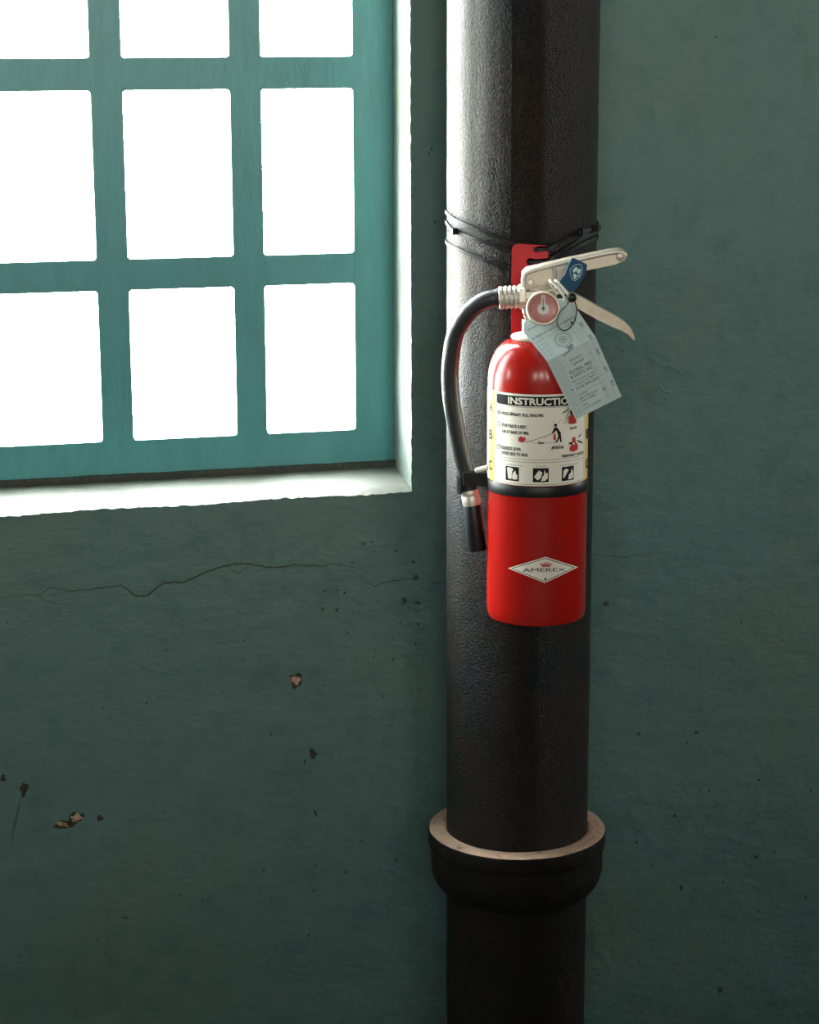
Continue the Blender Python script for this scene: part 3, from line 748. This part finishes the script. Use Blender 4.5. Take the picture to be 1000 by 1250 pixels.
b = bmesh.new(); lathe(b, n0, [(0, 0), (.0085, 0), (.0095, .003), (.0098, ln * .5), (.0104, ln - .003), (.0100, ln), (.0070, ln), (.0065, ln - .012), (0, ln - .012)], 32, n1 - n0)
obj('nozzle', b, M_blackp, hose, label='black plastic nozzle')
f0, f1 = at(609, 363.5, 2.238), at(634, 362.2, 2.237)
b = bmesh.new(); L0 = (f1 - f0).length; pr = [(0, 0), (.0105, 0), (.0119, .0008)]
for k in range(4): pr += [(.0122, L0 * (.1 + .22 * k)), (.0122, L0 * (.18 + .22 * k)), (.0113, L0 * (.21 + .22 * k)), (.0113, L0 * (.27 + .22 * k))]
pr += [(.0122, L0 * .98), (.0116, L0), (0, L0)]
lathe(b, f0, pr, 40, f1 - f0); obj('hose_ferrule', b, M_alu, hose, label='ribbed metal ferrule')
b = bmesh.new(); lathe(b, f1 - (f1 - f0) * .02, [(0, 0), (.0125, 0), (.0132, .001), (.0132, .0065), (.0125, .0078), (.007, .0078), (.007, .018), (0, .018)], 6, f1 - f0, .3)
obj('hex_nut', b, M_alu, hose, smooth=False)

# valve body
VY = 2.2375
b = bmesh.new()
v_ol = [(638.5, 342), (646, 338), (672, 336), (690, 341), (694, 356), (684, 366), (680, 384), (676, 392), (643, 392), (639, 384)]
prism(b, [at(x, y, VY) for x, y in v_ol], Vector((0, .021, 0))); bevel(b, .0018, 3)
valve = obj('valve_body', b, M_alu, ext)
b = bmesh.new(); zt = at(656, 385, EY).z
lathe(b, (EX, EY, 0), [(0, ZN), (.0165, ZN), (.0165, ZN + .006), (.0145, ZN + .0075), (.0145, zt - .004), (.0165, zt), (0, zt)], 48); obj('valve_neck', b, M_alu, valve)
# carrying handle: channel with side plates and a flat top
HF, HW = 2.2335, .026
h_ol = [(637.8, 334), (643.5, 328.5), (668, 322.5), (697, 316), (722, 310.6), (745, 306), (757, 304.6), (763.5, 306.5), (766.3, 311.5), (762.5, 318), (751, 323), (735, 326.3), (718, 329.8),
        (700, 335), (688, 341), (683, 353), (676, 360), (650, 356), (640, 350)]
b = bmesh.new(); prism(b, [at(x, y, HF + .0018) for x, y in h_ol], Vector((0, HW - .0036, 0))); bevel(b, .0028, 4, 20)
bmesh.ops.triangulate(b, faces=[f for f in b.faces if len(f.verts) > 4])
hand = obj('carrying_handle', b, M_alu2, ext, sharp=50, label='cream metal carrying handle')
# raised rim along the top and left side of the handle, leaving the recessed web
rim = [(639.6, 356), (639.2, 345), (640.2, 337), (646, 331.8), (668, 325.2), (697, 318.7), (722, 313.2), (745, 308.6), (757, 307.4), (762, 309.8), (763.3, 312.5)]
b = bmesh.new(); tube(b, smooth_path([at(x, y, HF + .0012) for x, y in rim], 6), .0026, 12); obj('handle_rim', b, M_alu, hand)
b = bmesh.new(); tip = at(758, 314, HF - .0002); lathe(b, tip, [(0, -.0012), (.0030, -.0009), (.0046, .0005), (.0046, .004), (0, .004)], 24, Vector((-.1, 1, .1))); obj('handle_tip_dimple', b, M_alu, hand)
for x, y, r in ((648, 344.3, .0034), (675.5, 353.5, .0027), (671.5, 355, .0016)):
    b = bmesh.new(); lathe(b, at(x, y, HF - .0004), [(0, -.0018), (r * .6, -.0015), (r * .9, -.0007), (r, .0004), (r, .003), (0, .003)], 24, Vector((0, 1, 0))); obj('rivet', b, M_steel, hand)
# cast web relief beneath the rim
b = bmesh.new(); tube(b, smooth_path([at(x, y, HF + .0010) for x, y in ((644, 352), (655, 350), (664, 352.5), (671, 348), (677, 344))], 5), .0016, 8)
tube(b, smooth_path([at(x, y, HF + .0012) for x, y in ((676, 326), (677.5, 335), (676, 344))], 5), .0022, 8); obj('web_rib', b, M_alu, hand)
# squeeze lever
l_ol = [(686, 360), (694, 357), (703, 359.5), (716, 366.5), (732, 375.5), (745, 382.5), (756, 388.5), (765, 395), (771, 402), (774, 408), (775, 415.8), (772.5, 414), (768, 409), (760, 404), (748, 399.3),
        (732, 391.5), (718, 384), (706, 377), (694, 372), (686, 368)]
b = bmesh.new(); prism(b, [at(x, y, HF + .003) for x, y in l_ol], Vector((0, .019, 0))); bevel(b, .0016, 3, 20)
bmesh.ops.triangulate(b, faces=[f for f in b.faces if len(f.verts) > 4])
obj('squeeze_lever', b, M_alu2, ext, sharp=50, label='cream metal squeeze lever')

# pressure gauge
gc = at(663.3, 376.3, 2.1995); gax = (CAM - gc).normalized(); gax = (gax + Vector((.0, 0, .10))).normalized()
b = bmesh.new()
lathe(b, gc - gax * .012, [(0, -.014), (.008, -.014), (.008, 0), (.0155, .001), (.0176, .003), (.0178, .0105), (.0170, .0122), (.0155, .0122), (.0150, .0105), (.0150, .008), (0, .008)], 64, gax)
ga = obj('pressure_gauge', b, M_alu2, ext, label='round pressure gauge with red dial')
gu = gax.cross(Vector((1, 0, 0))).normalized(); gu = -gu if gu.z < 0 else gu; gr = gu.cross(gax).normalized()
def gpt(u, v, h): return gc + gax * (h - .012) + gr * u + gu * v
def disc(b, r0, r1, h, n=48):
    A = [b.verts.new(gpt(r0 * math.cos(2 * math.pi * k / n), r0 * math.sin(2 * math.pi * k / n), h)) for k in range(n)]
    B = [b.verts.new(gpt(r1 * math.cos(2 * math.pi * k / n), r1 * math.sin(2 * math.pi * k / n), h)) for k in range(n)]
    for k in range(n): b.faces.new((A[k], A[(k + 1) % n], B[(k + 1) % n], B[k]))
b = bmesh.new(); disc(b, .0001, .0150, .0083); obj('dial', b, M_dial, ga)
b = bmesh.new(); disc(b, .0001, .0060, .0086, 32)
def gpoly(b, pts, h): b.faces.new([b.verts.new(gpt(u, v, h)) for u, v in pts])
gpoly(b, [(-.0018, .005), (.0018, .005), (.0026, .0140), (-.0026, .0140)], .0085)
obj('dial_scale', b, M_dialw, ga, smooth=False)
b = bmesh.new(); lathe(b, gc - gax * .012, [(0, .0105), (.0016, .0100), (.0016, .0085)], 16, gax); gpoly(b, [(-.0004, -.003), (.0004, -.003), (.0003, .011), (-.0003, .011)], .0090); obj('needle', b, M_ink, ga, smooth=False)
b = bmesh.new(); lathe(b, gc - gax * .012, [(0, .0130), (.007, .0127), (.012, .0118), (.0151, .0108)], 48, gax); obj('lens', b, M_lens, ga)

# ------------------------------------------------------------------ pull pin ring
b = bmesh.new()
def loop(pc, ha, hb, Y, tilt, r, n=40, dy=.006):
    ca, sa = math.cos(tilt), math.sin(tilt); P = []
    for k in range(n):
        a = 2 * math.pi * k / n; u, v = ha * math.cos(a), hb * math.sin(a)
        P.append(at(pc[0] + u * ca - v * sa, pc[1] + u * sa + v * ca, Y + dy * math.sin(a)))
    tube(b, P, r, 10, True)
loop((682, 356.5), 17.5, 2.2, 2.212, 52 * D, .00135, dy=.006)
loop((687.5, 355.5), 16, 2.2, 2.212, 54 * D, .00140, dy=.006)
tube(b, [at(694, 369, 2.210), at(699, 378, 2.207), at(703, 386, 2.206)], .0009, 8)
tube(b, [at(674, 353, 2.246), at(676, 352, 2.228), at(679, 352, 2.217)], .0012, 8)
obj('pull_ring', b, M_steel, ext, label='bright steel double pull ring')

# ------------------------------------------------------------------ tamper seal: black knob and cord
kc = at(698.2, 363.4, 2.200)
ts = thing('tamper_seal', 'black cord tamper seal with round knob looped through the pull ring', 'seal', kc)
b = bmesh.new(); lathe(b, kc, [(0, -.0045), (.0030, -.0042), (.0045, -.003), (.0048, 0), (.0045, .003), (.003, .0042), (0, .0045)], 20, Vector((.2, -1, .1)))
box(b, kc.x - .0140, kc.x - .003, kc.y + .016, kc.y + .020, kc.z - .0025, kc.z + .0015); obj('knob', b, M_blackp, ts)
cp = [(696, 367), (690, 374), (683, 382), (680, 391), (682, 399), (688, 403.5), (695, 401), (701, 393), (703.5, 384), (704, 375), (701.5, 368)]
b = bmesh.new(); tube(b, smooth_path([at(x, y, 2.1955 - .0065 * math.sin(math.pi * min(1, i / 9))) for i, (x, y) in enumerate(cp)], 6), .00062, 8); obj('cord', b, M_blackp, ts)
b = bmesh.new(); lathe(b, at(698, 393.8, 2.1885), [(0, -.0012), (.0012, -.0006), (.0012, .0006), (0, .0012)], 10, Vector((0, -1, 0))); obj('cord_end', b, M_blackp, ts)

# ------------------------------------------------------------------ blue seal tag
bp = at(697, 352, 2.208)
bt = thing('seal_tag', 'small dark blue plastic tag with pale shield emblem beside the handle', 'tag', bp)
tn = Vector((.22, -1, .16)).normalized()
st_ = lambda o: (lambda x, y: on_plane(x, y, bp - (-tn) * o, tn))
b = bmesh.new()
tg = [(698.4, 315.4), (700.5, 314.8), (716, 322.2), (717, 324), (716, 331.6), (710, 343), (704.5, 351.5), (701, 355.8), (694.5, 355.6), (691, 352), (683.5, 344.5), (684, 342.4), (689.5, 335.5), (693, 326)]
prism(b, [st_(0)(x, y) for x, y in tg], -tn * .0012); bmesh.ops.triangulate(b, faces=[f for f in b.faces if len(f.verts) > 4]); tagb = obj('tag_plate', b, M_blu, bt, smooth=False)
sb = st_(.00015)
sh = [(696, 328.5), (701, 324.3), (706, 322.2), (709.5, 323.5), (711, 328), (710.3, 333), (707, 339), (702, 342.5), (698.5, 341), (696.8, 336)]
b = bmesh.new(); pline(b, sh + [sh[0]], .6, sb)
for pts in ([(699, 330), (702, 326.5), (705, 326), (705.5, 329), (702.5, 332), (700, 333)], [(704, 331), (707.5, 327.5), (709.3, 329.5), (708.5, 333), (705.5, 334.5)],
            [(699.3, 335), (702, 334), (704.5, 336.5), (703.5, 340), (701, 340.5)], [(705, 336.5), (707.8, 334.8), (706.5, 338.2)]): ppoly(b, pts, sb)
obj('shield_print', fin(b), M_bluw, tagb, smooth=False)

# ------------------------------------------------------------------ inspection tag
F0_, F1_, P0_, P1_ = at(668, 441, 2.1830), at(727, 411, 2.1870), at(703, 512, 2.1840), at(759, 484, 2.1830)
it = thing('inspection_tag', 'pale blue printed card inspection tag hanging from the pull ring over the label', 'tag', at(700, 440, 2.185))
nl = (F1_ - F0_).cross(P0_ - F0_).normalized(); nl = nl if nl.y < 0 else -nl
U0_ = at(641, 408, 2.2015)
nu = (F1_ - F0_).cross(U0_ - F0_).normalized(); nu = nu if nu.y < 0 else -nu
su0 = lambda x, y: on_plane(x, y, F0_, nu); sl0 = lambda x, y: on_plane(x, y, F0_, nl)
low = [(668, 441), (727, 411), (759, 484), (703, 512)]
upp = [(668, 441), (641, 408), (639.2, 404), (639.5, 394), (655, 378), (676, 366), (688, 363.5), (694, 366), (705, 378.5), (727, 411)]
b = bmesh.new()
lv = [b.verts.new(sl0(x, y)) for x, y in low]; uv = [lv[0]] + [b.verts.new(su0(x, y)) for x, y in upp[1:-1]] + [lv[1]]
b.faces.new(lv); b.faces.new(uv)
bmesh.ops.triangulate(b, faces=list(b.faces)); bmesh.ops.recalc_face_normals(b, faces=b.faces)
bmesh.ops.solidify(b, geom=list(b.faces), thickness=.0003)
card = obj('card', b, M_tag, it, smooth=False)
o_ = .00045
sL = lambda x, y: on_plane(x, y, F0_ + nl * o_, nl)
sU = lambda x, y: on_plane(x, y, F0_ + nu * o_, nu)
b = bmesh.new()
ptext(b, 'DO NOT REMOVE', (645, 404), (667, 392.5), 2.2, sU, .01)
ptext(b, 'BY ORDER OF THE STATE FIRE MARSHAL', (651, 415), (702, 387.5), 2.2, sU, .01)
ptext(b, 'GLOBAL FIRE', (696.3, 457.4), (722.5, 443.4), 4.0, sL, .015); ptext(b, '& SAFETY, INC.', (697.6, 463), (725.5, 448.6), 4.0, sL, .015)
ptext(b, '2025 Paradise St. Ste. 2', (699, 468.2), (729, 452.6), 2.5, sL, .005); ptext(b, 'Oakland, CA 94607', (703.2, 471), (728, 457.8), 2.4, sL, .005)
ptext(b, '(510) 834-2323', (704.4, 476.2), (732, 461.8), 3.4, sL, .012)
ptext(b, 'ANNUAL', (707, 484.3), (718.7, 478.2), 2.2, sL, .005); ptext(b, 'MAINTENANCE', (708.6, 488), (729.5, 477.2), 2.2, sL, .005); ptext(b, 'PERFORMED', (710, 491.5), (728.6, 481.8), 2.2, sL, .005)
ptext(b, 'NEW', (712.4, 496), (718.7, 492.6), 2.2, sL, .005); ptext(b, 'EXTINGUISHER', (714.3, 500), (734, 489.4), 2.2, sL, .005)
for s, x, y, f in (('2020', 708.3, 394, sU), ('2019', 719.5, 409.3, sU), ('2018', 728.5, 426, sL), ('2017', 738.5, 448, sL), ('2016', 746.5, 464.5, sL)):
    dx, dy = (3.6, 5.4) if f is sU else (3.0, 6.6); ptext(b, s, (x - 1.5, y), (x - 1.5 + dx, y + dy), 3.0, f, .02)
pcirc(b, 699, 476, 1.0, sL, 10)
# handwriting
random.seed(5)
for (x0, y0, x1, y1, f) in ((686, 437, 708, 426, sU), (695, 441, 711, 433, sL), (699, 446, 713, 438.5, sL)):
    if f is sU: x0, y0, x1, y1 = 688, 434.5, 700, 424
    P = []; n = 13
    for k in range(n + 1):
        t = k / n; P.append((x0 + (x1 - x0) * t + random.uniform(-.8, .8), y0 + (y1 - y0) * t + (1.9 if k % 2 else -1.9) * random.uniform(.5, 1)))
    pline(b, P, .5, f)
obj('black_print', fin(b), M_tagi, card, smooth=False)
b = bmesh.new()
pcirc(b, 687.5, 414.5, 11.2, sU, 28, .5, 9.5); pcirc(b, 687.5, 414.5, 9.2, sU, 28, .8, 7.6); pcirc(b, 687.5, 414.5, 4.5, sU, 16, .5, 4)
for k in range(8):
    a = k * math.pi / 4; pline(b, [(687.5, 414.5), (687.5 + 6 * math.cos(a), 414.5 + 5.4 * math.sin(a))], .6, sU)
ppoly(b, [(691, 424), (699, 419), (700.5, 423), (695, 428)], sU)
pline(b, [(670, 411.5), (676, 405.5), (682, 402.5)], .35, sU); pline(b, [(655, 417.5), (703, 391.5)], .3, sU)
# ruled columns: left column down the card, right column down the card
def lerp(a, c, t): return (a[0] + (c[0] - a[0]) * t, a[1] + (c[1] - a[1]) * t)
for w_ in (.055, .13, .21, .74, .82, .90):
    pline(b, [lerp(low[3], low[2], w_ if w_ < .5 else w_), lerp(low[0], low[1], w_)], .3, sL)
    e = lerp(low[0], low[1], w_); pline(b, [e, (e[0] - 24, e[1] - 29.3)], .3, sU)
for k in range(1, 16):
    t = k / 16; A, B = lerp(low[0], low[3], t), lerp(low[1], low[2], t); pline(b, [lerp(A, B, .055), lerp(A, B, .21)], .3, sL)
    for w_ in (.09, .165): pcirc(b, *lerp(lerp(low[0], low[3], t - .03), lerp(low[1], low[2], t - .03), w_), .75, sL, 5)
    if k % 2: pline(b, [lerp(A, B, .74), lerp(A, B, .82)], .3, sL)
    pcirc(b, *lerp(lerp(low[0], low[3], t - .03), lerp(low[1], low[2], t - .03), .78), .6, sL, 5)
for k in range(0, 7):
    dx, dy = -3.4 * k, -4.15 * k; A = (668 + dx, 441 + dy); B = (727 + dx, 411 + dy)
    pline(b, [lerp(A, B, .055), lerp(A, B, .21)], .3, sU); pcirc(b, *lerp((A[0] - 1.5, A[1] - 2), (B[0] - 1.5, B[1] - 2), .165), .7, sU, 5)
    if k % 2: pline(b, [lerp(A, B, .74), lerp(A, B, .82)], .3, sU)
pline(b, [(686, 449.8), (723, 431)], .3, sL); pline(b, [(703.5, 482.3), (738, 464.3)], .4, sL)
pcirc(b, 737.8, 474.5, 2.3, sL, 4, 1.4); pcirc(b, 741.6, 482.8, 2.9, sL, 4, .4)
obj('grey_print', fin(b), M_tagg, card, smooth=False)

# ------------------------------------------------------------------ zip ties round the pipe
def pipe_pt(x, y, o=.0012):
    """point on the pipe's skin seen at (x, y)"""
    d = FW + RT * ((x - 500) / F_PX) - UP * ((y - 625) / F_PX)
    A = d.x ** 2 + d.y ** 2; B = -2 * (d.x * PX + d.y * PY); C_ = PX ** 2 + PY ** 2 - (PR + o) ** 2
    q_ = B * B - 4 * A * C_
    t = (-B - math.sqrt(max(q_, 0))) / (2 * A); return CAM + d * t
def zip_tie(label, pts, back_rise, heads, front=None):
    """pts: photograph points on the pipe's front from left edge to right edge; the loop is closed round the back"""
    P = [pipe_pt(x, y) for x, y in pts]
    ang_ = [math.atan2(p.x - PX, PY - p.y) for p in P]; zz = [p.z for p in P]
    a1, a0_ = ang_[-1], ang_[0] + 2 * math.pi; n = 20; loop_ = []
    for i, (a, z) in enumerate(zip(ang_, zz)):
        loop_.append((a, z))
    for k in range(1, n):
        t = k / n; loop_.append((a1 + (a0_ - a1) * t, zz[-1] + (zz[0] - zz[-1]) * t + back_rise * math.sin(math.pi * t)))
    pts3 = []
    for a, z in loop_: pts3.append(Vector((PX + (PR + .0012) * math.sin(a), PY - (PR + .0012) * math.cos(a), z)))
    if front:
        for i, yy in front.items(): pts3[i].y = yy
    b = bmesh.new(); path = smooth_path(pts3, 4, True)
    tube(b, path, 1, closed=True, flat=(.0019, .0007), up=Vector((0, 0, 1)))
    root = thing('zip_tie', label, 'cable tie', pts3[0], 'black cable ties holding the red bracket to the pipe')
    obj('strap', b, M_tie, root)
    for (x, y, sd) in heads:
        c = pipe_pt(x, y, .004); r = Vector((c.x - PX, c.y - PY, 0)).normalized(); tg_ = Vector((-r.y, r.x, 0)) ; b = bmesh.new()
        u, v = .0042, .0036
        hexa(b, [c + tg_ * a * u + Vector((0, 0, 1)) * e * v - r * .0035 for a, e in ((-1, -1), (1, -1), (1, 1), (-1, 1))] +
                [c + tg_ * a * u + Vector((0, 0, 1)) * e * v + r * .003 for a, e in ((-1, -1), (1, -1), (1, 1), (-1, 1))])
        bevel(b, .0008, 2); 
        tube(b, [c + tg_ * (.004 * sd) + r * .0005, c + tg_ * (.009 * sd) + r * .0015], 1, flat=(.0017, .0007), up=Vector((0, 0, 1)))
        obj('head', b, M_tie, root)
ysl = YB - .0012
zip_tie('topmost black cable tie round the pipe, its head at the pipe\'s right edge', [(546, 260), (552, 266), (569, 274.5), (590, 283), (612, 291), (630, 298.5), (646, 303.8), (655, 304.3), (668, 303.2), (678, 299), (690, 293), (712, 283), (726, 279)], .004,
        [(728.5, 278, 1)], {7: YB - .0010, 8: YB - .0010})
zip_tie('middle black cable tie round the pipe, head at the pipe\'s lit left edge', [(546, 273), (553, 281), (576, 290.5), (597, 297.5), (618, 305), (629, 311), (639, 317.5), (650, 319.6), (667, 318.2), (678, 312), (694, 302), (714, 289), (727, 284)], .006,
        [(553.5, 282.2, -1), (712, 283, -1)], {7: YB - .0010, 8: YB - .0010})
zip_tie('lowest black cable tie, its head just left of the red plate', [(546, 297), (552, 301), (566, 307.2), (590, 317), (605, 323), (616, 326.5), (634, 329), (652, 326), (672, 318.5), (700, 304), (718, 295), (729, 291)], .006,
        [(614, 325.5, 1)])
